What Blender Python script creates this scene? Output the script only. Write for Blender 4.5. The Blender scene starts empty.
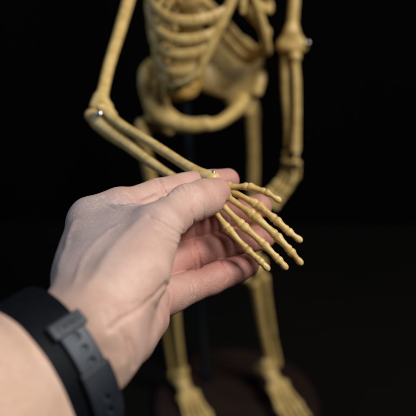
import bpy, math, random
import numpy as np
from mathutils import Vector, Matrix

# ------------------------------------------------------------------ camera, world, lights
PITCH = math.radians(25.0)
CAMZ = 0.62
FPX = 666.0                       # focal length in photo pixels (photo is 416 px wide)
sc = bpy.context.scene
cam_d = bpy.data.cameras.new('camera'); cam = bpy.data.objects.new('camera', cam_d)
sc.collection.objects.link(cam); sc.camera = cam
cam.location = (0, 0, CAMZ); cam.rotation_euler = (math.pi/2 - PITCH, 0, 0)
cam_d.sensor_width = 36; cam_d.lens = 36*FPX/416; cam_d.clip_start = 0.02; cam_d.clip_end = 50
cam_d.dof.use_dof = True; cam_d.dof.focus_distance = 0.366; cam_d.dof.aperture_fstop = 5.8
cam_d.dof.aperture_blades = 7

world = bpy.data.worlds.new('World'); sc.world = world; world.use_nodes = True
bg = world.node_tree.nodes['Background']
bg.inputs[0].default_value = (0.55, 0.68, 1.0, 1); bg.inputs[1].default_value = 0.001

def area(name, loc, target, size, power, col):
    l = bpy.data.lights.new(name, 'AREA'); l.shape = 'RECTANGLE'; l.size = size[0]; l.size_y = size[1]
    l.energy = power; l.color = col
    o = bpy.data.objects.new(name, l); sc.collection.objects.link(o)
    o.location = loc
    o.rotation_euler = (Vector(target)-Vector(loc)).to_track_quat('-Z', 'Y').to_euler()
    return o
area('key_light', (0.72, -0.06, 1.42), (0.0, 0.45, 0.38), (0.38, 0.38), 22.0, (1.0, 0.97, 0.91))  # unseen soft key light from the upper right
area('cool_side_light', (-0.95, 0.55, 1.05), (0.0, 0.40, 0.42), (0.5, 0.7), 3.4, (0.66, 0.80, 1.0))

sc.view_settings.view_transform = 'Standard'; sc.view_settings.look = 'None'
sc.view_settings.exposure = 0.0; sc.view_settings.gamma = 1.0
sc.render.engine = 'CYCLES'

# ------------------------------------------------------------------ helpers: coordinates (mm)
cP, sP = math.cos(PITCH), math.sin(PITCH)
def K(px, py, d):                 # camera-space mm (x right, y up, z depth)
    return np.array([(px-208)/FPX*d, (208-py)/FPX*d, d], float)
def cam2world(v):                 # camera-space mm -> world mm
    v = np.asarray(v, float); x, y, z = v[..., 0], v[..., 1], v[..., 2]
    return np.stack([x, y*sP + z*cP, CAMZ*1000 + y*cP - z*sP], -1)
def Wm(px, py, d): return cam2world(K(px, py, d))
def Bm(px, py, Y):                # world mm where that sight line reaches distance Y
    u, v = (px-208)/FPX, (208-py)/FPX
    d = Y/(v*sP + cP)
    return cam2world([u*d, v*d, d])

# ------------------------------------------------------------------ helpers: distance fields
def norm(v): v = np.asarray(v, float); return v/np.linalg.norm(v)
class Field:
    def __init__(s, h): s.h = h; s.pr = []
    def cone(s, a, b, ra, rb, k=1.0, flat=None):
        s.pr.append(('c', np.asarray(a, float), np.asarray(b, float), ra, rb, k, flat)); return s
    def chain(s, pts, rs, k=1.0, flat=None):
        s.pr.append(('h', [np.asarray(p, float) for p in pts], list(rs), k, flat)); return s
    def ball(s, a, r, k=1.0): return s.cone(a, np.asarray(a)+1e-3, r, r, k)
    def ell(s, c, ax, rad, k=1.0): s.pr.append(('e', np.asarray(c, float), np.asarray(ax, float), rad, k)); return s
    def limb(s, a, b, M, N, r0, r1, k=1.0): s.pr.append(('l', np.asarray(a, float), np.asarray(b, float), M, N, r0, r1, k)); return s
    def cut(s, a, b, ra, rb, k=1.0): s.pr.append(('x', np.asarray(a, float), np.asarray(b, float), ra, rb, k, None)); return s
    def box_of(s, p):
        if p[0] in 'cx':
            r = max(p[3], p[4]); return np.minimum(p[1], p[2])-r, np.maximum(p[1], p[2])+r, p[5]
        if p[0] == 'h': r = max(p[2]); return np.min(p[1], 0)-r, np.max(p[1], 0)+r, p[3]
        if p[0] == 'e': r = max(p[3]); return p[1]-r, p[1]+r, p[4]
        if p[0] == 'l': r = max(max(p[5]), max(p[6])); return np.minimum(p[1], p[2])-r, np.maximum(p[1], p[2])+r, p[7]
    def grid(s):
        lo = np.min([s.box_of(p)[0] for p in s.pr if p[0] != 'x'], 0) - 3*s.h - 1
        hi = np.max([s.box_of(p)[1] for p in s.pr if p[0] != 'x'], 0) + 3*s.h + 1
        n = np.ceil((hi-lo)/s.h).astype(int)+1
        s.lo = lo; s.n = n; s.F = np.full(n, 50.0, np.float32)
        s.ax = [(lo[i]+s.h*np.arange(n[i])).astype(np.float32) for i in range(3)]
        for p in s.pr:
            a, b, k = s.box_of(p); m = k+2.5*s.h
            i0 = np.clip(((a-m-lo)/s.h).astype(int), 0, n-1); i1 = np.clip(np.ceil((b+m-lo)/s.h).astype(int)+1, 1, n)
            sl = tuple(slice(i0[i], i1[i]) for i in range(3))
            X = s.ax[0][sl[0]][:, None, None]; Y = s.ax[1][sl[1]][None, :, None]; Z = s.ax[2][sl[2]][None, None, :]
            d = s.ev(p, X, Y, Z); f = s.F[sl]
            if p[0] == 'x':
                d = -d; hh = np.clip(k-np.abs(f-d), 0, None)/k; s.F[sl] = np.maximum(f, d)+hh*hh*k*0.25
            else:
                hh = np.clip(k-np.abs(f-d), 0, None)/k; s.F[sl] = np.minimum(f, d)-hh*hh*k*0.25
        return s
    def ev(s, p, X, Y, Z):
        if p[0] == 'h':
            pts, rs, k, flat = p[1:]; out = None
            for i in range(len(pts)-1):
                d = s.ev(('c', pts[i], pts[i+1], rs[i], rs[i+1], k, flat), X, Y, Z)
                if out is None: out = d
                else: q = np.clip(.25-np.abs(out-d), 0, None)/.25; out = np.minimum(out, d)-q*q*.0625
            return out
        if p[0] in 'cx':
            a, b, ra, rb, k, flat = p[1:]
            ba = b-a; L = float(ba@ba)+1e-9
            x, y, z = X-a[0], Y-a[1], Z-a[2]
            t = np.clip((x*ba[0]+y*ba[1]+z*ba[2])/L, 0, 1)
            dx, dy, dz = x-t*ba[0], y-t*ba[1], z-t*ba[2]
            if flat is not None:
                nrm, sf = flat; q = (dx*nrm[0]+dy*nrm[1]+dz*nrm[2])*(1/sf-1)
                dx = dx+q*nrm[0]; dy = dy+q*nrm[1]; dz = dz+q*nrm[2]
                return (np.sqrt(dx*dx+dy*dy+dz*dz)-(ra+(rb-ra)*t))*(sf if sf < 1 else 1)**0.5
            return np.sqrt(dx*dx+dy*dy+dz*dz)-(ra+(rb-ra)*t)
        if p[0] == 'e':
            c, ax, rad, k = p[1:]
            x, y, z = X-c[0], Y-c[1], Z-c[2]
            q = [(x*ax[i][0]+y*ax[i][1]+z*ax[i][2]) for i in range(3)]
            k0 = np.sqrt(sum((q[i]/rad[i])**2 for i in range(3))); k1 = np.sqrt(sum((q[i]/rad[i]**2)**2 for i in range(3)))+1e-6
            return k0*(k0-1)/k1
        if p[0] == 'l':
            a, b, M, N, r0, r1, k = p[1:]
            A = b-a; L = np.linalg.norm(A); A = A/L
            x, y, z = X-a[0], Y-a[1], Z-a[2]
            s_ = x*A[0]+y*A[1]+z*A[2]; t = np.clip(s_/L, 0, 1)
            u = x*M[0]+y*M[1]+z*M[2]; v = x*N[0]+y*N[1]+z*N[2]
            ra = r0[0]+(r1[0]-r0[0])*t; rb = r0[1]+(r1[1]-r0[1])*t
            k0 = np.sqrt((u/ra)**2+(v/rb)**2); k1 = np.sqrt((u/ra**2)**2+(v/rb**2)**2)+1e-5
            d = np.where(k0 > .05, k0*(k0-1)/k1, -np.minimum(ra, rb)); ex = np.abs(s_-t*L)
            return np.where(ex > 0, np.sqrt(np.maximum(d, 0)**2+ex**2)+np.minimum(d, 0)*0, d)
    def cast(s, px, py, near=0):          # camera-space grids only: first surface on a sight line
        z = s.ax[2][0]+near
        prev = None
        while z < s.ax[2][-1]:
            p = K(px, py, z); i = np.round((p-s.lo)/s.h).astype(int)
            if (i >= 0).all() and (i < s.n).all():
                if s.F[tuple(i)] < 0: return p
            z += s.h*0.5
        return K(px, py, 380)
    def groove(s, pts, w, dep):
        for i in range(len(pts)-1):
            a, b = pts[i], pts[i+1]; m = 3*w
            lo, hi = np.minimum(a, b)-m, np.maximum(a, b)+m
            i0 = np.clip(((lo-s.lo)/s.h).astype(int), 0, s.n-1); i1 = np.clip(np.ceil((hi-s.lo)/s.h).astype(int)+1, 1, s.n)
            sl = tuple(slice(i0[j], i1[j]) for j in range(3))
            X = s.ax[0][sl[0]][:, None, None]; Y = s.ax[1][sl[1]][None, :, None]; Z = s.ax[2][sl[2]][None, None, :]
            d = s.ev(('c', a, b, 0, 0, 1, None), X, Y, Z)
            if not hasattr(s, 'G'): s.G = {}
            s.gacc(sl, dep*np.exp(-(d/w)**2))
    def gacc(s, sl, v):                   # grooves along one polyline do not add up at the joints
        if not hasattr(s, 'GF') or s.GF is None: s.GF = np.zeros(s.n, np.float32)
        g = s.GF[sl]; s.GF[sl] = np.where(np.abs(v) > np.abs(g), v, g)
    def apply_grooves(s):
        if getattr(s, 'GF', None) is not None: s.F += s.GF; s.GF = None
    def nets(s):
        F = s.F; ins = F < 0; n = s.n
        c = np.zeros(n-1, np.int8)
        for o in range(8):
            i, j, k = o & 1, (o >> 1) & 1, (o >> 2) & 1
            c += ins[i:n[0]-1+i, j:n[1]-1+j, k:n[2]-1+k]
        act = (c > 0) & (c < 8); I = np.argwhere(act)
        acc = np.zeros((len(I), 3)); cnt = np.zeros(len(I))
        cor = np.array([[o & 1, (o >> 1) & 1, (o >> 2) & 1] for o in range(8)])
        for p in range(8):
            for q in range(p+1, 8):
                if abs(cor[p]-cor[q]).sum() != 1: continue
                A = I+cor[p]; B = I+cor[q]
                fa = F[A[:, 0], A[:, 1], A[:, 2]]; fb = F[B[:, 0], B[:, 1], B[:, 2]]
                m = (fa < 0) != (fb < 0); t = np.where(m, fa/(np.where(m, fa-fb, 1)), 0)
                acc += m[:, None]*(cor[p]+t[:, None]*(cor[q]-cor[p])); cnt += m
        V = s.lo+s.h*(I+acc/cnt[:, None])
        ix = np.full(n-1, -1, np.int32); ix[act] = np.arange(len(I))
        Q = []
        for a in range(3):
            b, e = (a+1) % 3, (a+2) % 3
            s0 = [slice(None)]*3; s1 = [slice(None)]*3
            s0[a] = slice(0, n[a]-1); s1[a] = slice(1, n[a])
            ch = ins[tuple(s0)] != ins[tuple(s1)]
            E = np.argwhere(ch); E = E[(E[:, b] > 0) & (E[:, e] > 0) & (E[:, b] < n[b]-1) & (E[:, e] < n[e]-1)]
            def at(db, de):
                T = E.copy(); T[:, b] -= db; T[:, e] -= de; return ix[T[:, 0], T[:, 1], T[:, 2]]
            q = np.stack([at(1, 1), at(0, 1), at(0, 0), at(1, 0)], 1)
            fl = ins[E[:, 0], E[:, 1], E[:, 2]]; q[~fl] = q[~fl][:, ::-1]
            Q.append(q)
        Q = np.concatenate(Q); return V, Q[(Q >= 0).all(1)]
def relax(V, Q, it=1, lam=0.5):
    e = np.concatenate([Q[:, [0, 1]], Q[:, [1, 2]], Q[:, [2, 3]], Q[:, [3, 0]]])
    for _ in range(it):
        S = np.zeros_like(V); c = np.zeros(len(V))
        for i in range(3): S[:, i] = np.bincount(e[:, 0], V[e[:, 1], i], len(V))+np.bincount(e[:, 1], V[e[:, 0], i], len(V))
        c = np.bincount(e[:, 0], minlength=len(V))+np.bincount(e[:, 1], minlength=len(V))
        V = V+lam*(S/c[:, None]-V)
    return V

# ------------------------------------------------------------------ helpers: scene objects
ORG = {}
def link(o, parent, origin):
    sc.collection.objects.link(o)
    ORG[o.name] = np.asarray(origin, float)
    if parent is not None:
        o.parent = parent; o.location = tuple(np.asarray(origin)-ORG[parent.name])
    else: o.location = tuple(origin)
def mesh_obj(name, V, Q, mat, parent=None, origin=None, smooth=True):   # V in world mm
    V = np.asarray(V, float)*0.001; Q = np.asarray(Q)
    if origin is None: origin = (V.min(0)+V.max(0))/2
    me = bpy.data.meshes.new(name); L = V-origin
    me.vertices.add(len(L)); me.vertices.foreach_set('co', L.astype(np.float32).ravel())
    w = Q.shape[1]; me.loops.add(Q.size); me.loops.foreach_set('vertex_index', Q.astype(np.int32).ravel())
    me.polygons.add(len(Q)); me.polygons.foreach_set('loop_start', np.arange(0, Q.size, w, dtype=np.int32))
    me.polygons.foreach_set('loop_total', np.full(len(Q), w, np.int32))
    me.update(calc_edges=True); me.validate()
    if smooth: me.polygons.foreach_set('use_smooth', np.ones(len(me.polygons), bool))
    me.materials.append(mat)
    o = bpy.data.objects.new(name, me); link(o, parent, origin); return o
def empty(name, loc):
    o = bpy.data.objects.new(name, None); o.empty_display_size = 0.03; link(o, None, np.asarray(loc)*0.001); return o
def tag(o, label=None, cat=None, kind=None, group=None):
    if label: o['label'] = label
    if cat: o['category'] = cat
    if kind: o['kind'] = kind
    if group: o['group'] = group
    return o
def bone(name, fld, mat, parent, xf=None, it=1):
    fld.grid(); V, Q = fld.nets(); V = relax(V, Q, it)
    if xf: V = xf(V)
    return mesh_obj(name, V, Q, mat, parent)
def spline(P, n=8):
    P = [np.asarray(p, float) for p in P]; out = []
    for i in range(len(P)-1):
        p0 = P[i-1] if i else 2*P[0]-P[1]; p1, p2 = P[i], P[i+1]; p3 = P[i+2] if i+2 < len(P) else 2*P[-1]-P[-2]
        for j in range(n):
            t = j/n; out.append(.5*((2*p1)+(p2-p0)*t+(2*p0-5*p1+4*p2-p3)*t*t+(3*p1-p0-3*p2+p3)*t**3))
    out.append(P[-1]); return np.array(out)

# ------------------------------------------------------------------ materials
def mat(name):
    m = bpy.data.materials.new(name); m.use_nodes = True; nt = m.node_tree
    return m, nt, nt.nodes['Principled BSDF'], nt.nodes.new, nt.links.new
def ramp(nt, fac, stops):
    r = nt.nodes.new('ShaderNodeValToRGB'); nt.links.new(fac, r.inputs[0])
    while len(r.color_ramp.elements) > len(stops): r.color_ramp.elements.remove(r.color_ramp.elements[-1])
    while len(r.color_ramp.elements) < len(stops): r.color_ramp.elements.new(0.5)
    for e, (p, c) in zip(r.color_ramp.elements, stops): e.position = p; e.color = (*c, 1) if len(c) == 3 else c
    return r.outputs[0]
def tex(nt, kind, scale, detail=4, rough=.55, vec=None, dist=0):
    t = nt.nodes.new(kind); t.inputs['Scale'].default_value = scale
    if kind == 'ShaderNodeTexNoise':
        t.inputs['Detail'].default_value = detail; t.inputs['Roughness'].default_value = rough; t.inputs['Distortion'].default_value = dist
    if vec is not None: nt.links.new(vec, t.inputs['Vector'])
    return t
def mix(nt, fac, a, b, mode='MIX'):
    x = nt.nodes.new('ShaderNodeMix'); x.data_type = 'RGBA'; x.blend_type = mode
    for s, v in ((0, fac), (6, a), (7, b)):
        if isinstance(v, (int, float)): x.inputs[s].default_value = v
        elif isinstance(v, tuple): x.inputs[s].default_value = (*v, 1)
        else: nt.links.new(v, x.inputs[s])
    return x.outputs[2]
def bump(nt, h, strength, dist, prev=None):
    b = nt.nodes.new('ShaderNodeBump'); b.inputs['Strength'].default_value = strength; b.inputs['Distance'].default_value = dist
    nt.links.new(h, b.inputs['Height'])
    if prev is not None: nt.links.new(prev, b.inputs['Normal'])
    return b.outputs[0]

def bone_mat(name, c0, c1, c2):
    m, nt, p, N, L = mat(name)
    g = N('ShaderNodeNewGeometry').outputs['Position']
    n1 = tex(nt, 'ShaderNodeTexNoise', 110, 6, .65, g, .6); n2 = tex(nt, 'ShaderNodeTexNoise', 420, 4, .6, g)
    a = ramp(nt, n1.outputs[0], [(.33, c1), (.50, c0), (.68, c2)])
    col = mix(nt, ramp(nt, n2.outputs[0], [(.55, (0, 0, 0)), (.75, (.55, .55, .55))]), a, c1)
    L(col, p.inputs['Base Color']); p.inputs['Roughness'].default_value = .42
    p.inputs['Specular IOR Level'].default_value = .45
    p.inputs['Subsurface Weight'].default_value = .12; p.inputs['Subsurface Radius'].default_value = (1, .6, .25); p.inputs['Subsurface Scale'].default_value = .0015
    b = bump(nt, n1.outputs[0], .35, .0012); L(bump(nt, n2.outputs[0], .3, .0004, b), p.inputs['Normal'])
    return m
M_BONE = bone_mat('ivory_bone_plastic', (.58, .405, .145), (.43, .27, .08), (.67, .50, .215))
M_DISC = bone_mat('amber_disc_plastic', (.40, .24, .06), (.30, .165, .035), (.46, .29, .09))

def metal(name, c, r=.25):
    m, nt, p, N, L = mat(name); g = N('ShaderNodeNewGeometry').outputs['Position']
    n = tex(nt, 'ShaderNodeTexNoise', 900, 3, .6, g)
    L(ramp(nt, n.outputs[0], [(.3, (c[0]*.8, c[1]*.8, c[2]*.8)), (.7, c)]), p.inputs['Base Color'])
    p.inputs['Metallic'].default_value = 1; p.inputs['Roughness'].default_value = r
    return m
M_STEEL = metal('bright_steel', (.8, .82, .85)); M_ROD = metal('blued_steel_rod', (.06, .085, .12), .5)

def skin():
    m, nt, p, N, L = mat('skin')
    g = N('ShaderNodeNewGeometry').outputs['Position']
    at = N('ShaderNodeAttribute'); at.attribute_name = 'redness_shade'
    ad = N('ShaderNodeAttribute'); ad.attribute_name = 'dorsal_dry_shade'
    n1 = tex(nt, 'ShaderNodeTexNoise', 45, 5, .55, g, .6); n2 = tex(nt, 'ShaderNodeTexNoise', 260, 5, .65, g, .8)
    n3 = tex(nt, 'ShaderNodeTexNoise', 1400, 3, .6, g)
    base = ramp(nt, n1.outputs[0], [(.28, (.52, .305, .25)), (.5, (.61, .395, .325)), (.74, (.67, .48, .41))])
    atn = N('ShaderNodeAttribute'); atn.attribute_name = 'tan'
    tn = N('ShaderNodeMath'); tn.operation = 'MULTIPLY'; L(atn.outputs['Fac'], tn.inputs[0]); tn.inputs[1].default_value = .45
    base = mix(nt, tn.outputs[0], base, (.60, .415, .29))
    red = mix(nt, at.outputs['Fac'], base, (.41, .165, .135))  # natural redness, plus shade on the fingers darkened into the colour
    dor = mix(nt, ad.outputs['Fac'], red, (.36, .285, .285))  # drier skin, plus cool shade on the back put into the colour
    fine = mix(nt, ramp(nt, n2.outputs[0], [(.42, (0, 0, 0)), (.68, (.28, .28, .28))]), dor, (.47, .25, .20))
    # pale flaky skin lines on the back of the hand
    v = tex(nt, 'ShaderNodeTexVoronoi', 720, vec=None); v.feature = 'DISTANCE_TO_EDGE'
    warp = mix(nt, .0022, g, tex(nt, 'ShaderNodeTexNoise', 300, 2, .5, g).outputs['Color'], 'ADD')
    L(warp, v.inputs['Vector'])
    edge = ramp(nt, v.outputs['Distance'], [(0.0, (1, 1, 1)), (.11, (0, 0, 0))])
    mul = N('ShaderNodeMath'); mul.operation = 'MULTIPLY'; L(edge, mul.inputs[0])
    sc2 = N('ShaderNodeMath'); sc2.operation = 'MULTIPLY_ADD'; L(ad.outputs['Fac'], sc2.inputs[0]); sc2.inputs[1].default_value = .32; sc2.inputs[2].default_value = .03
    L(sc2.outputs[0], mul.inputs[1])
    col = mix(nt, mul.outputs[0], fine, (.74, .62, .56))
    L(col, p.inputs['Base Color'])
    L(ramp(nt, n2.outputs[0], [(.3, (.44, .44, .44)), (.7, (.60, .60, .60))]), p.inputs['Roughness'])
    p.inputs['Specular IOR Level'].default_value = .42
    p.inputs['Subsurface Weight'].default_value = .30; p.inputs['Subsurface Radius'].default_value = (1, .38, .2); p.inputs['Subsurface Scale'].default_value = .002
    vh = ramp(nt, v.outputs['Distance'], [(0.0, (0, 0, 0)), (.25, (1, 1, 1))])
    # long fine furrows
    mp = N('ShaderNodeMapping'); L(g, mp.inputs[0]); mp.inputs['Rotation'].default_value = (0.3, .5, .6); mp.inputs['Scale'].default_value = (1, 4.5, 1.6)
    fr = tex(nt, 'ShaderNodeTexNoise', 240, 4, .6, mp.outputs[0], 1.2)
    mp2 = N('ShaderNodeMapping'); L(g, mp2.inputs[0]); mp2.inputs['Rotation'].default_value = (1.2, -.4, 1.9); mp2.inputs['Scale'].default_value = (1, 5.5, 1.4)
    fr2 = tex(nt, 'ShaderNodeTexNoise', 330, 3, .6, mp2.outputs[0], .8)
    b = bump(nt, n2.outputs[0], .12, .0005); b = bump(nt, fr.outputs[0], .26, .0007, b); b = bump(nt, fr2.outputs[0], .22, .0006, b); b = bump(nt, vh, .5, .00015, b); b = bump(nt, n3.outputs[0], .4, .00012, b)
    L(b, p.inputs['Normal'])
    return m
M_SKIN = skin()

def rubber(name, c, r, sc_=900):
    m, nt, p, N, L = mat(name); g = N('ShaderNodeNewGeometry').outputs['Position']
    n = tex(nt, 'ShaderNodeTexNoise', sc_, 4, .6, g); n2 = tex(nt, 'ShaderNodeTexNoise', 90, 4, .6, g)
    L(ramp(nt, n2.outputs[0], [(.3, tuple(x*.75 for x in c)), (.7, tuple(x*1.25 for x in c))]), p.inputs['Base Color'])
    L(ramp(nt, n2.outputs[0], [(.3, (r*.85,)*3), (.7, (r*1.15,)*3)]), p.inputs['Roughness'])
    L(bump(nt, n.outputs[0], .25, .0002), p.inputs['Normal']); return m
M_RUB = rubber('blue_grey_resin', (.020, .030, .046), .5)
M_RUBK = rubber('shade_black_resin', (.004, .005, .007), .5)  # dark resin, with the strap's shade put into its black
M_RUBK.node_tree.nodes['Principled BSDF'].inputs['Specular IOR Level'].default_value = .06
M_INK = rubber('dark_engraving', (.002, .003, .004), .8)

def wood(name, c0, c1, rough):
    m, nt, p, N, L = mat(name); g = N('ShaderNodeNewGeometry').outputs['Position']
    mp = N('ShaderNodeMapping'); L(g, mp.inputs[0]); mp.inputs['Scale'].default_value = (1, 7, 7)
    n = tex(nt, 'ShaderNodeTexNoise', 9, 6, .6, mp.outputs[0], 1.5)
    L(ramp(nt, n.outputs[0], [(.3, c0), (.7, c1)]), p.inputs['Base Color'])
    p.inputs['Roughness'].default_value = rough; L(bump(nt, n.outputs[0], .2, .001), p.inputs['Normal']); return m
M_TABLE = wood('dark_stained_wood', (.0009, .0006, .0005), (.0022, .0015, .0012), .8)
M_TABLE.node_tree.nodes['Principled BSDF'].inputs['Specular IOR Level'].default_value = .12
M_BASE = wood('red_brown_wood', (.009, .0045, .0035), (.022, .011, .008), .45)
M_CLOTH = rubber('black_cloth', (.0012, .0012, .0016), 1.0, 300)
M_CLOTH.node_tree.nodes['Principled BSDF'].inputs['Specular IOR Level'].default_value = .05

# ------------------------------------------------------------------ setting
def quad_obj(name, pts, m): return mesh_obj(name, np.array(pts)*1000., [[0, 1, 2, 3]], m, smooth=False)
TBL = .0
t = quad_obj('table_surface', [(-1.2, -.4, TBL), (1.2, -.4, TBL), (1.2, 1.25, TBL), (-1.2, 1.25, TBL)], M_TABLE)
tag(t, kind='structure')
def backdrop():
    V = []; Q = []; n = 60
    for i in range(n+1):
        x = -1800+3600*i/n; y = 1450+22*math.sin(i*1.1)+10*math.sin(i*2.7)
        V += [(x, y, -400), (x, y, 1800)]
    for i in range(n): Q.append([2*i, 2*i+2, 2*i+3, 2*i+1])
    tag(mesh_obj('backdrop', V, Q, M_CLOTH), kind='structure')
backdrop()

# ------------------------------------------------------------------ the holding hand (camera-space mm)
ARM_S = K(52, 367, 288)                                   # centre of the wrist under the strap
A_ = norm([.62, .36, .70]); M_ = norm(np.array([.53, -.85, 0])-A_*np.dot([.53, -.85, 0], A_)); N_ = np.cross(A_, M_)
if N_[2] > 0: N_ = -N_
SA, SB = 32.0, 22.5
def build_hand():
    f = Field(0.62)
    f.limb(ARM_S-A_*150, ARM_S-A_*10, M_, N_, (45, 38), (SA+.6, SB+.8), 2)
    f.limb(ARM_S-A_*14, ARM_S+A_*20, M_, N_, (SA+.4, SB+.4), (25, 18), 9)
    # metacarpals
    f.cone(K(77, 322, 300), K(91, 221, 358), 15.5, 10.0, 10)
    f.cone(K(84, 274, 326), K(91, 222, 356), 14.2, 10.6, 8)
    f.cone(K(90, 332, 298), K(108, 243, 370), 14, 11.5, 10)
    f.cone(K(98, 343, 300), K(132, 275, 372), 14, 11, 10)
    f.cone(K(102, 345, 300), K(148, 302, 356), 15.5, 11, 10)
    # hypothenar
    f.chain([K(98, 345, 296), K(124, 332, 318), K(143, 318, 340)], [17, 16.5, 13], 8)
    # thenar and thumb metacarpal
    f.chain([K(98, 322, 292), K(133, 272, 318), K(154, 232, 337)], [17, 18.0, 13.6], 9)
    f.cone(K(100, 262, 322), K(118, 226, 350), 12, 8.5, 12)     # web to the index finger
    f.cone(K(122, 236, 340), K(140, 214, 356), 6, 5, 14)
    # thumb phalanges
    f.chain([K(154, 232, 337), K(172, 215, 352), K(188, 204, 364)], [13.2, 10.8, 10.6], 4)
    f.chain([K(188, 204, 364), K(204, 197, 374), K(217, 192, 382)], [10.4, 10.2, 8.2], 3)
    f.ell(K(200, 203, 372), [norm(K(217, 192, 382)-K(188, 204, 364)), norm([0.3, -1, .1]), norm([.5, .2, -1])], (13, 9.0, 8.5), 4)
    # fingers
    def finger(j, r, k=1.6):
        p = [K(*q) for q in j]
        mids = []; rr = []
        for i in range(len(p)-1):
            mids += [p[i], (p[i]+p[i+1])/2]; rr += [r[i], (r[i]+r[i+1])/2*(.975 if i else 1.0)]
        mids.append(p[-1]); rr.append(r[-1])
        # palmar pads sit nearer the camera between the creases
        f.chain(mids, rr, k)
        for i in range(len(p)-1):
            m = (p[i]+p[i+1])/2 + np.array([0, -.8, -1.6]); ax = norm(p[i+1]-p[i]); q = norm(np.cross(ax, [0, 0, 1])); w = np.cross(ax, q)
            L = np.linalg.norm(p[i+1]-p[i])
            f.ell(m, [ax, q, w], (L*.48, (r[i]+r[i+1])/2*.93, (r[i]+r[i+1])/2*.93), 2.5)
    finger([(91, 220, 358), (158, 194, 390), (198, 184, 405), (228, 180, 411)], [10.0, 9.3, 8.2, 7.2])
    finger([(108, 243, 370), (182, 229, 410), (228, 216, 420), (260, 206, 420)], [11.5, 10.2, 9.0, 7.7])
    finger([(132, 275, 372), (190, 256, 406), (234, 243, 415), (264, 236, 416)], [10.8, 10.0, 8.9, 7.6])
    finger([(148, 302, 356), (194, 286, 386), (226, 273, 398), (247, 265, 402)], [10.8, 9.4, 8.6, 7.3])
    # soft tissue round the finger roots
    f.cone(K(150, 300, 352), K(160, 298, 362), 10.5, 9.6, 6)
    f.cone(K(91, 220, 358), K(118, 207, 370), 10.0, 9.4, 7)
    f.grid()
    cast = f.cast
    def G(pts, w, dep, n=5):
        dep *= 1.7 if dep > 0 else 1.2; w *= .95
        P = spline([(a, b, 0) for a, b in pts], n); P = [cast(q[0], q[1]) for q in P]
        f.groove(P, w, dep)
    # palm lines, finger creases, wrist folds, thumb folds
    G([(166, 284), (158, 292), (149, 301), (136, 311), (122, 319), (110, 329)], 1.3, .8)
    G([(152, 303), (157, 311), (161, 320)], 1.6, .18)
    G([(113, 305), (121, 302), (131, 305), (140, 301)], 1.1, .38); G([(121, 311), (129, 309), (137, 311)], 1.0, .3)
    G([(104, 312), (108, 322), (118, 327)], .9, .15)
    G([(129, 340), (134, 352), (134, 366)], 1.2, .3); G([(120, 330), (126, 345), (124, 360)], 1.1, .25)
    G([(165, 283), (170, 292), (171, 300), (169, 308)], .9, .7)
    G([(190, 275), (193, 283), (195, 290), (195, 296)], 1.0, .6); G([(188, 278), (190, 287), (191, 296)], .8, .3)
    G([(220, 262), (224, 269), (227, 276), (226, 280)], 1.0, .5)
    G([(193, 243), (196, 250), (199, 258), (200, 268)], 1.0, .7); G([(190, 245), (193, 257), (195, 270)], .8, .4)
    G([(232, 236), (236, 244), (237, 254)], .9, .55)
    G([(192, 212), (194, 224), (196, 236)], .9, .5); G([(226, 202), (230, 212), (230, 222)], .9, .5)
    G([(158, 178), (161, 184), (164, 190), (166, 196)], 1.0, .9); G([(154, 181), (157, 188), (160, 194)], .8, .4)
    # thumb base folds, fanning from the notch
    G([(183, 237), (176, 231), (168, 227), (158, 221), (150, 217)], 1.2, 1.15)
    G([(182, 241), (175, 236), (166, 232), (155, 229)], .95, .6)
    G([(181, 246), (174, 243), (164, 239)], .9, .4); G([(184, 232), (175, 225), (165, 219)], .9, .45)
    G([(177, 223), (169, 216), (160, 210)], .8, .28)
    # web folds beside the index finger
    G([(104, 198), (114, 203), (126, 206), (140, 203), (156, 196)], 1.3, .8)
    G([(118, 196), (122, 200), (125, 204)], .9, .45); G([(125, 194), (130, 197), (133, 201)], 1.0, .5)
    G([(98, 200), (108, 206), (120, 211)], 1.2, .4)
    # fine folds on top of the thumb joint
    for a, b, c in ((181, 188, 1), (186, 186, 1), (190, 184, .8), (176, 190, .7), (171, 192, .5)):
        G([(a, b-1), (a+3, b+4), (a+4, b+10), (a+3, b+17)], .75, .24*c, 4)
    G([(196, 199), (202, 205), (204, 212), (203, 220)], .8, .18)
    # tendon and vein ridges
    G([(60, 268), (66, 245), (74, 222)], 2.2, -.55); G([(88, 290), (104, 262), (122, 238), (142, 219)], 3.0, -.55)
    G([(76, 282), (84, 258), (100, 238), (118, 226)], 1.7, -.45)
    f.apply_grooves()
    # low lumpy flesh
    rng = np.random.RandomState(4); near = np.abs(f.F) < 3
    I = np.argwhere(near); P = f.lo+f.h*I; acc = np.zeros(len(I))
    for i in range(26):
        kv = rng.normal(size=3); kv *= rng.uniform(.12, .55)/np.linalg.norm(kv)
        acc += np.sin(P@kv+rng.uniform(0, 6.28))*.05
    f.F[I[:, 0], I[:, 1], I[:, 2]] += acc.astype(np.float32)
    V, Q = f.nets(); V = relax(V, Q, 2, .5)
    # redder fingertips, knuckles and creases, drier back; finger and back shade painted in too
    def gs(p, r): return np.exp(-((V-p)**2).sum(1)/r**2)
    red = .42*gs(K(215, 250, 410), 45)+.55*gs(K(232, 180, 411), 16)+.5*gs(K(262, 206, 420), 18)+.5*gs(K(266, 236, 418), 18)+.55*gs(K(250, 267, 401), 18)+.4*gs(K(218, 192, 380), 12)
    red += .45*gs(K(165, 310, 352), 14)+.35*gs(K(200, 220, 410), 30)+.35*gs(K(200, 255, 405), 28)+.3*gs(K(196, 288, 383), 22)+.35*gs(K(125, 198, 362), 14)
    red += .4*gs(K(180, 236, 345), 9)+.25*gs(K(140, 345, 325), 16)
    red += .3*gs(K(150, 330, 345), 18); tan = np.clip(.5-((V-ARM_S)@A_-12)/34, 0, 1)
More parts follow.
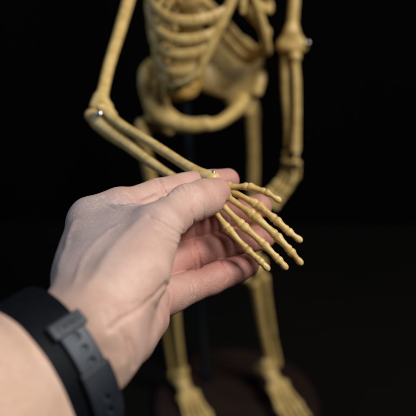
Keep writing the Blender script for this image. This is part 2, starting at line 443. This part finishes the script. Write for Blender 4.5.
    dr = 1.0*gs(K(66, 250, 322), 30)+.9*gs(K(84, 218, 345), 26)+.6*gs(K(110, 228, 340), 22)+.45*gs(K(140, 210, 340), 16)
    r0 = empty('person', cam2world(ARM_S-A_*150))
    o = mesh_obj('arm_and_hand', cam2world(V), Q, M_SKIN, r0)
    for nm, d in (('redness_shade', np.clip(red, 0, .95)), ('dorsal_dry_shade', np.clip(dr, 0, 1)), ('tan', tan)):
        a = o.data.attributes.new(nm, 'FLOAT', 'POINT'); a.data.foreach_set('value', d.astype(np.float32))
    return r0
person = build_hand()
tag(person, 'outstretched bare left forearm and hand pinching the model skeleton by its wrist', 'person')

# ------------------------------------------------------------------ wristwatch
def build_watch():
    th = np.linspace(0, 2*math.pi, 1441); off = 0.6
    ex = (SA+off)*np.cos(th); ey = (SB+off)*np.sin(th)
    s = np.concatenate([[0], np.cumsum(np.hypot(np.diff(ex), np.diff(ey)))]); TOT = s[-1]
    def frame(sv):
        t = np.interp(np.mod(sv, TOT), s, th); c, n = np.cos(t), np.sin(t)
        P = ARM_S+np.outer((SA+off)*c, M_)+np.outer((SB+off)*n, N_)
        nx, ny = c/(SA+off), n/(SB+off); l = np.hypot(nx, ny)
        R = np.outer(nx/l, M_)+np.outer(ny/l, N_); return P, R
    def wrap(V):                          # (along, across, outward) -> camera space -> world
        P, R = frame(V[:, 0]); return cam2world(P+V[:, 1:2]*A_[None]+V[:, 2:3]*R)
    def s_of(deg): return float(np.interp(math.radians(deg), th, s))
    root = empty('wristwatch', cam2world(ARM_S-N_*(SB+8)))
    tag(root, 'wristwatch with dark blue grey perforated resin strap buckled round the wrist', 'wristwatch')
    def slab(name, s0, s1, w0, w1, z0, z1, m, holes=(), rnd=.7, h=.33, wtaper=None):
        f = Field(h); lo = np.array([s0-1.2, w0-1.2, z0-1.2]); hi = np.array([s1+1.2, w1+1.2, z1+1.2])
        n = np.ceil((hi-lo)/h).astype(int)+1; f.lo, f.n = lo, n
        X, Y, Z = np.meshgrid(*[lo[i]+h*np.arange(n[i]) for i in range(3)], indexing='ij')
        cx, cy, cz = (s0+s1)/2, (w0+w1)/2, (z0+z1)/2
        qx, qy, qz = abs(X-cx)-(s1-s0)/2+rnd, abs(Y-cy)-(w1-w0)/2+rnd, abs(Z-cz)-(z1-z0)/2+rnd
        d = np.sqrt(np.maximum(qx, 0)**2+np.maximum(qy, 0)**2+np.maximum(qz, 0)**2)+np.minimum(np.maximum(qx, np.maximum(qy, qz)), 0)-rnd
        for (hs, hw, hr, el) in holes:
            dh = hr-np.sqrt(((X-hs)/1.0)**2+((Y-hw)/el)**2); d = np.maximum(d, np.where(Z > cz-(z1-z0)/2+.5, dh, -9) if True else dh)
        f.F = d.astype(np.float32); V, Q = f.nets(); V = relax(V, Q, 1, .5)
        return mesh_obj(name, wrap(V), Q, m, root)
    global S_OF; S_OF = s_of
    w = 9.0
    SK = s_of(109)
    sa, sb = s_of(60), s_of(255)
    slab('strap', s_of(0)-22, s_of(243), -13.0, w, 0, 2.8, M_RUBK, rnd=1.0, h=.4)  # widened towards the arm, its black standing in for the shadowed gap
    # free end lying over the buckle half
    hs = [(SK-4.6, 0), (SK-10.0, 0), (SK-15.4, 0)]
    s2 = SK-19.0
    holes = []
    for hsx, _ in hs: holes += [(hsx, 2.4, 1.35, 1.1)]
    slab('strap_end', s2, SK+3.0, -4.6, w-.6, 3.0, 5.2, M_RUB, holes, rnd=.9)
    holes = [(s2-11, 1.8, 1.3, 1.1), (s2-16.3, 1.8, 1.3, 1.1), (s2-21.6, 1.8, 1.3, 1.1)]
    slab('buckle_strap', s2-44, s2+1.6, -5.8, w+.5, 3.2, 6.0, M_RUBK2, holes, rnd=.8)
    kp = slab('strap_keeper', SK-2.6, SK+4.0, -7.0, w+1.2, 3.1, 6.6, M_RUB, rnd=1.1)
    # raised lettering on the keeper
    cu = bpy.data.curves.new('lettering', 'FONT'); cu.body = 'CASIO'; cu.size = 3.9; cu.extrude = .22; cu.align_x = 'CENTER'; cu.align_y = 'CENTER'; cu.space_character = 1.1; cu.offset = .06
    tmp = bpy.data.objects.new('lettering_source', cu); sc.collection.objects.link(tmp)
    bpy.context.view_layer.update(); dg = bpy.context.evaluated_depsgraph_get()
    me = bpy.data.meshes.new_from_object(tmp.evaluated_get(dg)); bpy.data.objects.remove(tmp)
    V = np.array([v.co[:] for v in me.vertices])
    # letters run along the width of the strap
    U = np.stack([SK+.6-(-V[:, 1])*1.0*-1, V[:, 0]*1.0+1.6, 6.62+V[:, 2]], 1)
    Wd = wrap(U)*.001; org = Wd.mean(0)
    for i, v in enumerate(me.vertices): v.co = Wd[i]-org
    me.materials.clear(); me.materials.append(M_INK)
    o = bpy.data.objects.new('lettering', me); link(o, kp, org)
    # watch case on the far (back) side of the wrist
    slab('case', s_of(270)-19, s_of(270)+19, -18, 18, 2.0, 11, M_RUBK, rnd=3, h=.8)
M_RUBK2 = rubber('dark_resin', (.010, .014, .021), .5)
build_watch()

# ------------------------------------------------------------------ skeleton
SK = empty('skeleton_model', Bm(225, 385, 690)*[1, 1, 0]+[0, 0, 14])
tag(SK, 'yellowed ivory plastic anatomical skeleton standing on a dark round base', 'skeleton')

# near arm: humerus, radius, ulna (camera-space mm)
def near_arm():
    f = Field(.5)
    P = spline([K(146, -62, 610), K(133, -15, 570), K(120, 30, 540), K(109, 66, 515), K(103, 92, 497), K(100, 104, 490)], 4)
    R = np.interp(np.linspace(0, 1, len(P)), [0, .08, .2, .5, .75, .9, 1], [9, 9, 5.0, 4.3, 4.2, 4.8, 5.0])
    f.chain(P, R, 1)
    f.cone(K(97, 108, 490), K(107, 109, 488), 4.2, 3.9, 4); f.cone(K(103, 98, 490), K(108, 107, 487), 3.2, 3.0, 4); f.cone(K(98, 98, 492), K(95, 107, 490), 3.2, 3.0, 4)
    f.cut(K(103, 94, 482), K(104, 98, 481), 2.6, 2.6, 2)
    bone('humerus', f, M_BONE, SK, cam2world)
    # ulna (lower bone)
    f = Field(.45)
    P = spline([K(93, 117, 490), K(99, 123, 487), K(113, 134, 474), K(128, 145, 459), K(146, 159, 441), K(165, 172, 425), K(186, 184, 410), K(204, 190, 402)], 4)
    R = np.interp(np.linspace(0, 1, len(P)), [0, .14, .28, .45, .7, .9, 1], [4.4, 5.8, 5.8, 4.2, 3.0, 2.7, 3.6])
    f.chain(P, R, .8); f.ball(K(91, 115, 491), 4.4, 3); f.cone(K(95, 113, 488), K(106, 117, 482), 3.4, 3.2, 3); f.cone(K(101, 124, 484), K(110, 124, 479), 3.6, 2.6, 3)
    u = bone('ulna', f, M_BONE, SK, cam2world)
    f = Field(.45)
    P = spline([K(107, 112, 481), K(112, 118, 476), K(124, 127, 464), K(143, 138, 448), K(165, 152, 431), K(185, 165, 415), K(200, 174, 404), K(212, 179, 398)], 4)
    R = np.interp(np.linspace(0, 1, len(P)), [0, .1, .2, .4, .7, .86, 1], [4.6, 3.9, 3.5, 3.1, 3.1, 3.9, 4.9])
    f.chain(P, R, .8); f.ell(K(107, 112, 481), [norm(K(112, 118, 476)-K(107, 112, 481)), norm([.6, .8, 0]), norm([.3, -.2, -1])], (2.8, 4.6, 4.4), 2.0)
    f.cut(K(206, 173, 392), K(216, 176, 389), 1.5, 1.7, 2)
    bone('radius', f, M_BONE, SK, cam2world)
    def screw(nm, p, r, nrm):
        f = Field(.2); n = norm(nrm); q = norm(np.cross(n, [0, 1, .1])); w = np.cross(n, q)
        f.ell(p, [n, q, w], (r*.55, r, r), .3); f.cut(p-q*r*.8-n*r*-.55, p+q*r*.8+n*r*.55, .22, .22, .1)
        bone(nm, f, M_STEEL, SK, cam2world, 1)
    screw('screw', K(99.2, 113.5, 476), 2.1, [.1, .1, -1])
    f = Field(.4); f.cone(K(97, 111, 496), K(99.2, 113.6, 477), 1.1, 1.1, .3); bone('hinge_pin', f, M_STEEL, SK, cam2world)
    screw('screw', K(213.5, 172, 395.3), 1.3, [.1, .6, -1])
near_arm()

def near_hand():
    f = Field(.4)
    for (x, y, d, r) in ((217, 184, 397, 3.6), (222, 189, 397, 3.3), (219, 194, 398, 3.5), (214, 199, 399, 3.3), (226, 190, 396, 3.0), (227, 196, 396, 3.2), (221, 202, 398, 3.1), (213, 190, 400, 4.0), (214, 205, 399, 2.8), (229, 186, 397, 2.6)):
        f.ball(K(x, y, d), r, 1.2)
    car = bone('carpal_bones', f, M_BONE, SK, cam2world)
    def ray(nm, pts, rs):     # pts: joint list of (x,y,d); first segment is the metacarpal
        for i in range(len(pts)-1):
            a, b = K(*pts[i]), K(*pts[i+1]); L = np.linalg.norm(b-a); u = (b-a)/L
            a = a-u*.15; b = b+u*.15
            side = norm(np.cross(u, [0, 0, 1])); up = np.cross(side, u)
            if up[2] > 0: up = -up
            r0, r1 = rs[i], rs[i+1]; f = Field(.28); last = i == len(pts)-2
            bow = up*L*.035
            c0, c1 = a+u*r0*.75, b-u*r1*.8
            mid = min(r0, r1)*(.74 if not last else .74)
            f.chain(spline([c0, a*.7+b*.3+bow, a*.4+b*.6+bow, c1], 4), np.interp(np.linspace(0, 1, 13), [0, .3, .65, 1], [r0*.78, mid*1.10, mid*.97, r1*.84]), .7)
            f.ball(a-u*.2, r0*.66, 1.0)
            # proximal end: broad base with raised rim
            f.cone(a+u*r0*.45-side*r0*.42, a+u*r0*.45+side*r0*.42, r0*.60, r0*.60, 1.6)
            f.cone(a+u*r0*.5+up*r0*.22, a+u*r0*2.2+up*r0*.05, r0*.60, mid*.8, 1.6)
            if not last:      # paired condyles at the distal end
                f.ball(b-u*r1*.85-side*r1*.34, r1*.66, .9); f.ball(b-u*r1*.7+side*r1*.34, r1*.62, .9); f.ball(b-u*r1*1.3+up*r1*.3, r1*.52, 1.1)
            else:             # spade-shaped tuft
                f.ell(b-u*1.9, [u, side, up], (2.6, 1.95, 1.6), 1.2)
            rng = random.Random(i*7+int(pts[0][0]))
            for _ in range(3):
                t_ = rng.uniform(.2, .8); f.ball(a+(b-a)*t_+side*rng.uniform(-1, 1)*mid*.6+up*mid*.5, mid*.45, .7)
            bone('metacarpal' if i == 0 else 'phalanx', f, M_BONE, car, cam2world)
    ray('thumb', [(227, 187, 396), (249, 186.5, 392), (266, 192, 390), (280, 201, 391)], [2.1, 2.35, 2.05, 1.45])
    ray('index', [(228, 189, 397), (258, 205.5, 391), (276, 220, 387.5), (288, 231, 386), (301, 241, 386)], [2.3, 3.0, 2.55, 2.2, 1.6])
    ray('middle', [(226, 196, 397), (254.5, 216.5, 389), (276.5, 236, 384.5), (290.5, 251, 383), (301.5, 264, 383)], [2.3, 3.15, 2.7, 2.35, 1.7])
    ray('ring', [(219, 202, 398), (243, 226, 389), (264, 244.5, 385), (278, 259, 383), (286.5, 268.5, 383)], [2.2, 2.8, 2.45, 2.15, 1.6])
    ray('little', [(211, 206, 398), (228, 229, 388), (247, 249.5, 384), (259.5, 260.5, 382), (268.5, 269.5, 382)], [2.0, 2.5, 2.2, 1.95, 1.5])
near_hand()

# ---- torso frame (world mm)
PSI = math.radians(38)
fw = np.array([math.sin(PSI), -math.cos(PSI), 0]); rt = np.array([-math.cos(PSI), -math.sin(PSI), 0]); UP = np.array([0, 0, 1.])
XI = Bm(243, 6, 612)              # tip of the breastbone
SPZ = XI[2]
spine0 = XI-fw*88                 # spine axis at that height
def tp(phi, z, a, b, cx=42):      # point on the cage; phi from the front, positive to the skeleton's right
    return spine0+UP*z+fw*cx+rt*a*math.sin(phi)+fw*b*math.cos(phi)
def ribcage():
    f = Field(.8)
    f.chain([XI+UP*70-fw*4, XI+UP*14], [7, 8], 2, (fw, .45)); f.chain([XI+UP*14, XI+UP*2, XI-UP*5], [5, 3.6, 2.6], 3, (fw, .6))
    st = bone('sternum', f, M_BONE, SK)
    def margin(t, s):             # costal arch: t 0 at breastbone to 1 at the flank
        pd = 10+74*t
        z = np.interp(pd, [10, 20, 30, 45, 60, 84], [9, -12, -30, -58, -67, -70] if s > 0 else [10, -8, -24, -44, -52, -50])
        return tp(s*math.radians(pd), z, 63-(12 if s > 0 else 2)*t, 46-3*t)
    for s in (1, -1):
        f = Field(.8); P = [margin(t, s) for t in np.linspace(0, 1, 14)]
        f.chain(P, np.interp(np.linspace(0, 1, 14), [0, .15, .6, 1], [4.5, 4.8, 4.6, 3.4]), 1.5, (fw, .85))
        if s > 0: pass
        bone('costal_cartilage', f, M_BONE, SK)
        NA = 8
        for i in range(NA+4):
            if s < 0 and i in (4, 6, 9, 10): continue       # ribs, from above the frame to the floating ribs
            z0 = 92-13.2*i        # height at the spine
            low = max(0, i-4.6)*.88
            a = 64-1.2*max(0, 3-i)*2-low*4.3; b = 46-low*2.2
            if i <= NA:
                phe = float(np.interp(i, [0, 2, 3, 5.5, NA], [10, 11, 16, 35, 64]))
                ze = float(np.interp(phe, [10, 11, 14, 20, 30, 45, 60, 84], [62-17*i, 62-17*i, 4, -12, -30, -58, -67, -70]))
            else: phe = [96, 118, 135][i-NA-1]; ze = z0-[24, 18, 12][i-NA-1]
            if s < 0: ze = ze*.76+2 if i <= NA else ze+12
            pts = []
            n = 26
            for k in range(n+1):
                u = k/n; ph = 168+(phe-168)*u
                sag = -30*math.sin(math.pi*min(1, u*.62))*(1-.25*(i > NA))
                z = z0+(ze-z0)*u+sag*math.sin(math.pi*u)**.8 if i <= NA else z0+(ze-z0)*u-6*math.sin(math.pi*u)
                pts.append(tp(s*math.radians(ph), z, a, b))
            f = Field(.75)
            r = [3.9+(1.3 if i <= NA else .2)*math.sin(math.pi*k/n) for k in range(n+1)]
            if i <= NA and s > 0:     # small webs joining each rib to the next near its cartilage
                for k in (12, 15, 18):
                    u = k/n; p = pts[k]; f.cone(p, p-UP*8, 2.4, 2.2, 3)
            for k in range(n):
                rad = norm((pts[k]+pts[k+1])/2-(spine0+UP*pts[k][2]+fw*42-UP*spine0[2])); rad[2] = 0
                f.cone(pts[k], pts[k+1], r[k], r[k+1], .8, (norm(rad), .42))
            bone('rib', f, M_BONE, SK)
ribcage()

def spine():
    top = spine0+UP*95; bot = PEL+UP*30
    pts = [spine0+UP*95-fw*4, spine0+UP*60, spine0+UP*10+fw*3, spine0-UP*35+fw*9, SAC]
    P = spline(pts, 24); L = np.concatenate([[0], np.cumsum(np.linalg.norm(np.diff(P, axis=0), axis=1))])
    n = int(L[-1]//15.5)
    for i in range(n+1):
        s_ = 6+i*(L[-1]-10)/n; c = np.array([np.interp(s_, L, P[:, j]) for j in range(3)]); d = norm(np.array([np.interp(s_+2, L, P[:, j])-np.interp(s_-2, L, P[:, j]) for j in range(3)]))
        q = norm(fw-d*np.dot(fw, d)); w = np.cross(d, q); R = 10.5+4.0*i/n
        f = Field(.7); f.cone(c-d*4.2, c+d*4.2, R*.80, R*.80, 1.5); f.ell(c-d*5.2, [d, q, w], (1.7, R*.95, R*1.0), 1.5); f.ell(c+d*5.2, [d, q, w], (1.7, R*.95, R*1.0), 1.5)
        f.cut(c-d*14, c-d*8.0, 30, .1, .1)
        for sg in (1, -1): f.cone(c-q*8+w*sg*6, c-q*9+w*sg*(19+3*i/n), 3.6, 2.2, 2.5); f.cone(c-q*11+w*sg*6-d*4, c-q*12+w*sg*6+d*5, 3.2, 3, 2)
        f.cone(c-q*12, c-q*25+d*4, 3.8, 2.4, 3)
        f.pr = [p for p in f.pr if p[0] != 'x']
        bone('vertebra', f, M_BONE, SK)
        if i < n:
            c2 = c+d*((L[-1]-10)/n)/2; f = Field(.7); f.ell(c2, [d, q, w], (2.6, R*.93, R*.98), .5); bone('spinal_disc', f, M_DISC, SK)

SAC = Bm(184, 82, 668); PEL = Bm(200, 108, 655)
def pelvis():
    f = Field(.9)
    def B(x, y, Y): return Bm(x, y, Y)
    # near hip bone (image left): crest, wing, rim, pubic arm
    hipL = Bm(157, 118, 652); hipR = Bm(238, 105, 690)
    crestL = [B(176, 84, 690), B(165, 70, 685), B(153, 65, 668), B(146, 70, 648), B(145, 82, 636), B(149, 94, 634)]
    rimL = [B(176, 92, 678), B(166, 92, 668), B(160, 98, 655), B(158, 108, 648)]
    f.chain(spline([B(172, 76, 690), B(160, 68, 684), B(154, 70, 668), B(152, 81, 648), B(155, 97, 638), B(160, 112, 632), B(176, 123, 622), B(192, 126, 614), B(206, 124, 612)], 4),
            np.interp(np.linspace(0, 1, 33), [0, .2, .4, .6, .75, 1], [5, 11, 13.5, 12, 8.5, 6.4]), 3)
    cr = spline(crestL, 4); rm = spline(rimL, 7)
    for k in range(0, 21, 1):
        a = cr[k]; b = rm[min(21, k)] if k < len(rm) else rm[-1]
        f.cone(a, b, 5.0, 5.0, 4)
    f.ball(hipL, 12, 6)
    symp = B(206, 124, 612)
    f.cone(B(158, 122, 656), B(168, 130, 672), 9, 6, 5)
    hl = bone('hip_bone', f, M_BONE, SK)
    f = Field(.9)
    crestR = [B(196, 76, 700), B(208, 52, 722), B(226, 38, 728), B(244, 42, 722), B(257, 56, 706), B(261, 76, 690), B(257, 92, 682)]
    rimR = [B(200, 84, 698), B(208, 88, 704), B(220, 92, 704), B(232, 98, 698), B(242, 102, 688)]
    cr = spline(crestR, 5); rm = spline(rimR, 8)
    f.chain(cr, np.full(len(cr), 4.6), 3)
    for k in range(len(cr)):
        b = rm[min(len(rm)-1, k)]; f.cone(cr[k], b, 3.4, 3.8, 4)
    f.ball(hipR, 12, 6)
    f.chain(spline([B(243, 100, 690), B(238, 108, 672), B(228, 117, 648), B(218, 123, 625), B(208, 125, 612)], 4), [8.5, 8, 7.5, 7, 6.6, 6.2, 6, 5.8, 5.6, 5.5, 5.4, 5.4, 5.4, 5.5, 5.6, 5.8, 6], 3)
    f.cone(hipR, B(238, 114, 700), 9, 6, 5)
    bone('hip_bone', f, M_BONE, SK)
    f = Field(.9)
    n_ = norm(fw*.8+UP*.5)
    P = [SAC, SAC-UP*6-fw*9, SAC-UP*12-fw*20, SAC-UP*20-fw*30, SAC-UP*32-fw*34]
    f.chain(P, [18, 16, 12, 8, 4], 3, (n_, .5)); f.cone(SAC-rt*16, SAC+rt*16, 9, 9, 4, (n_, .8))
    for k in range(1, 4):
        for s in (1, -1): f.cut(P[k]+fw*9+rt*s*(9-1.5*k), P[k]-fw*2+rt*s*(9-1.5*k), 2.2, 1.8, 1)
    tag(bone('sacrum', f, M_DISC, SK), 'amber brown sacrum')
    return hipL, hipR
hipL, hipR = pelvis()
spine()

def leg(hip, out, knee, ankle, toes, s):
    s_x = -s
    # femur
    f = Field(.8); kn = knee
    head = hip; neck = hip+out*14-UP*3; tro = hip+out*19-UP*12
    f.ball(head, 10.5, 2); f.cone(head, tro, 7, 7.5, 4); f.cone(tro+UP*9, tro-UP*8, 6.8, 7.5, 4)
    P = spline([tro-UP*4, tro*.72+kn*.28+out*2, tro*.4+kn*.6, tro*.12+kn*.88, kn+UP*6], 4)
    f.chain(P, np.interp(np.linspace(0, 1, len(P)), [0, .15, .6, .85, 1], [7.6, 6.2, 5.8, 7.5, 10]), 2)
    f.cone(kn+UP*3-out*9, kn+UP*3+out*9, 9.0, 9.0, 4)
    bone('femur', f, M_BONE, SK)
    frn = norm(np.array([toes[0]-ankle[0], toes[1]-ankle[1], 0]))
    f = Field(.7); f.ell(kn+frn*13+UP*5, [UP, out, frn], (9, 8, 4.5), 1); bone('kneecap', f, M_BONE, SK)
    f = Field(.8); kt = kn-UP*9; an = ankle
    f.cone(kt-out*9, kt+out*9, 7.5, 7.5, 4); f.ball(kt-UP*10+frn*3, 6.5, 4)
    P = spline([kt, kt*.8+an*.2+frn*2, kt*.45+an*.55, an+UP*8, an], 4)
    f.chain(P, np.interp(np.linspace(0, 1, len(P)), [0, .2, .5, .8, 1], [9, 6.2, 5.0, 5.2, 8]), 2)
    f.cone(an-out*5, an-out*8-UP*8, 5.5, 3.5, 3)
    bone('tibia', f, M_BONE, SK)
    f = Field(.7); sx = np.array([s_x, .35, 0]); a = kt+sx*15-UP*8; b = an+sx*12-UP*7
    f.chain([a, a*.85+b*.15, a*.3+b*.7, b+UP*8, b], [5, 3.2, 3.0, 3.6, 4.6], 2); bone('fibula', f, M_BONE, SK)
    # foot
    f = Field(.8); an2 = an-UP*14; heel = an2-frn*18-UP*8; gz = 22
    side = np.cross(frn, UP)
    f.ell(an2+UP*2, [frn, side, UP], (14, 9, 8), 3); f.cone(an2-UP*2, heel, 8, 8.5, 4); f.cone(an2, an2+frn*22-UP*5, 8, 9, 4, (UP, .8))
    for k in range(3): f.ball(an2+frn*25+side*(k-1)*9-UP*7, 6.3, 1.6)
    ft = bone('tarsal_bones', f, M_BONE, SK)
    for k in range(5):
        o_ = (k-2); b0 = an2+frn*27+side*o_*5.0-UP*8; b1 = b0+frn*(32-abs(o_+.6)*2.5)+side*o_*2.2-UP*8
        f = Field(.6); rr = 4.6 if (o_*s) == -2 else 3.5
        f.chain([b0, b0*.7+b1*.3, b0*.25+b1*.75, b1], [rr, rr*.68, rr*.66, rr*.98], 1); bone('metatarsal', f, M_BONE, ft)
        f = Field(.6); e = b1+frn*15-UP*3; f.chain([b1+frn*2.5, (b1+e)/2, e], [rr*.9, rr*.6, rr*.75], .8); f.chain([e+frn*2.5, e+frn*8-UP*1], [rr*.7, rr*.6], .8); bone('toe_bone', f, M_BONE, ft)
BASEY = 690
leg(hipL, norm(rt*1.0+fw*.1), Bm(170, 262, 668), Bm(181, 372, 705), Bm(198, 425, 655), 1)
leg(hipR, norm(-rt*1.0+fw*.1), Bm(253, 268, 680), Bm(269, 362, 705), Bm(286, 425, 660), -1)

def far_arm():
    X = [1., 0, 0]
    f = Field(.7)
    E = Bm(291, 46, 668)
    P = spline([Bm(300, -75, 690), Bm(297, -40, 684), Bm(294, 5, 675), Bm(292, 30, 670), E], 4)
    f.chain(P, np.interp(np.linspace(0, 1, len(P)), [0, .12, .3, .8, 1], [12, 8, 5.2, 5.2, 7]), 1.5)
    f.cone(E-np.array([6, 0, 0]), E+np.array([8, 3, -2]), 6.2, 6.0, 6); f.cone(E+UP*14, E+np.array([12, 2, 0]), 4.5, 4.2, 7); f.cone(E+UP*14, E+np.array([-8, 2, 1]), 4.5, 4.6, 7)
    bone('humerus', f, M_BONE, SK)
    Wt = Bm(291, 148, 650)
    f = Field(.6)
    a, b = E+np.array([-3, 6, -7]), Wt+np.array([-2.5, 4, 0])
    f.chain(spline([a+UP*6, a, a*.7+b*.3+np.array([-2, 0, 0]), a*.3+b*.7, b], 4), np.interp(np.linspace(0, 1, 17), [0, .2, .5, .9, 1], [7, 6.2, 4.4, 3.6, 4.0]), 1.5)
    bone('ulna', f, M_BONE, SK)
    f = Field(.6)
    a, b = E+np.array([4, -3, -11]), Wt+np.array([3.5, -4, 0])
    f.chain(spline([a+UP*1, a-UP*5, a*.7+b*.3+np.array([1.5, 0, 0]), a*.3+b*.7+np.array([1.5, 0, 0]), b], 4), np.interp(np.linspace(0, 1, 17), [0, .15, .3, .8, 1], [6.2, 4.8, 4.2, 4.2, 5.4]), 1.5)
    bone('radius', f, M_BONE, SK)
    f = Field(.25); s_ = E+np.array([16, -4, 4]); f.ell(s_, np.eye(3), (2.4, 2.4, 2.4), .2); bone('screw', f, M_STEEL, SK)
    f = Field(.25); s_ = Wt+np.array([5, -10, -2]); f.ell(s_, np.eye(3), (1.8, 1.8, 1.8), .2); bone('screw', f, M_STEEL, SK)
    f = Field(.6)
    for dx, dy, dz in ((-4, 2, -7), (0, 0, -8), (4, -2, -8), (-5, 2, -14), (-1, 0, -15), (4, -3, -15)): f.ball(Wt+np.array([dx, dy, dz]), 3.9, 2.5)
    c = bone('carpal_bones', f, M_BONE, SK)
    tips = [(276, 207), (271, 205), (267, 201), (264, 196), (284, 196)]
    for k in range(5):
        a = Wt+np.array([4-2.8*k, -4+4*k, -20]) if k < 4 else Wt+np.array([7, -8, -14])
        t = Bm(tips[k][0], tips[k][1], 640+4*k)
        pts = spline([a, a*.6+t*.4+np.array([5, 0, 0]), t], 8); cuts = [0, 7, 11, 14, 16] if k < 4 else [0, 8, 13, 16]
        for q in range(len(cuts)-1):
            seg = pts[cuts[q]:cuts[q+1]+1]; f = Field(.5)
            r = [3.3 if i in (0, len(seg)-1) else 2.5 for i in range(len(seg))]
            f.chain(seg, r, 1); bone('metacarpal' if q == 0 else 'phalanx', f, M_BONE, c)
far_arm()

# ------------------------------------------------------------------ display stand: rod and round base
def lathe(name, prof, c, m, parent, n=96):
    V = []; Q = []
    for (r, z) in prof:
        for k in range(n): t = 2*math.pi*k/n; V.append((c[0]+r*math.cos(t), c[1]+r*math.sin(t), c[2]+z))
    for i in range(len(prof)-1):
        for k in range(n): Q.append([i*n+k, i*n+(k+1) % n, (i+1)*n+(k+1) % n, (i+1)*n+k])
    return mesh_obj(name, V, Q, m, parent)
BC = Bm(237, 366, 700); BC[2] = 0
st = empty('display_stand', BC)
tag(st, 'round red brown stand base with thin blued steel rod rising behind the skeleton', 'stand')
lathe('base', [(.1, 16), (98, 16), (104, 15), (108, 12), (110, 8), (110, 3), (108, .5), (.1, .5)], BC, M_BASE, st)
RF = Bm(207, 342, 735); RF[2] = 0
lathe('collar', [(.1, 26), (6, 26), (7, 25), (7, 18), (9, 16.5), (.1, 16)], RF, M_RUBK, st, 40)
f = Field(.8); f.chain([RF+UP*17, Bm(198, 262, 715), Bm(189, 150, 705), Bm(186, 105, 700), Bm(184, 84, 695)], [4.2]*5, .5); bone('rod', f, M_ROD, st)
print('strap s', [tuple(np.round(208+FPX*np.array([1, -1])*(lambda p: p[:2]/p[2])(ARM_S+M_*33*math.cos(math.radians(t))+N_*24*math.sin(math.radians(t))))) for t in (60, 80, 100, 120, 140, 160, 180)])
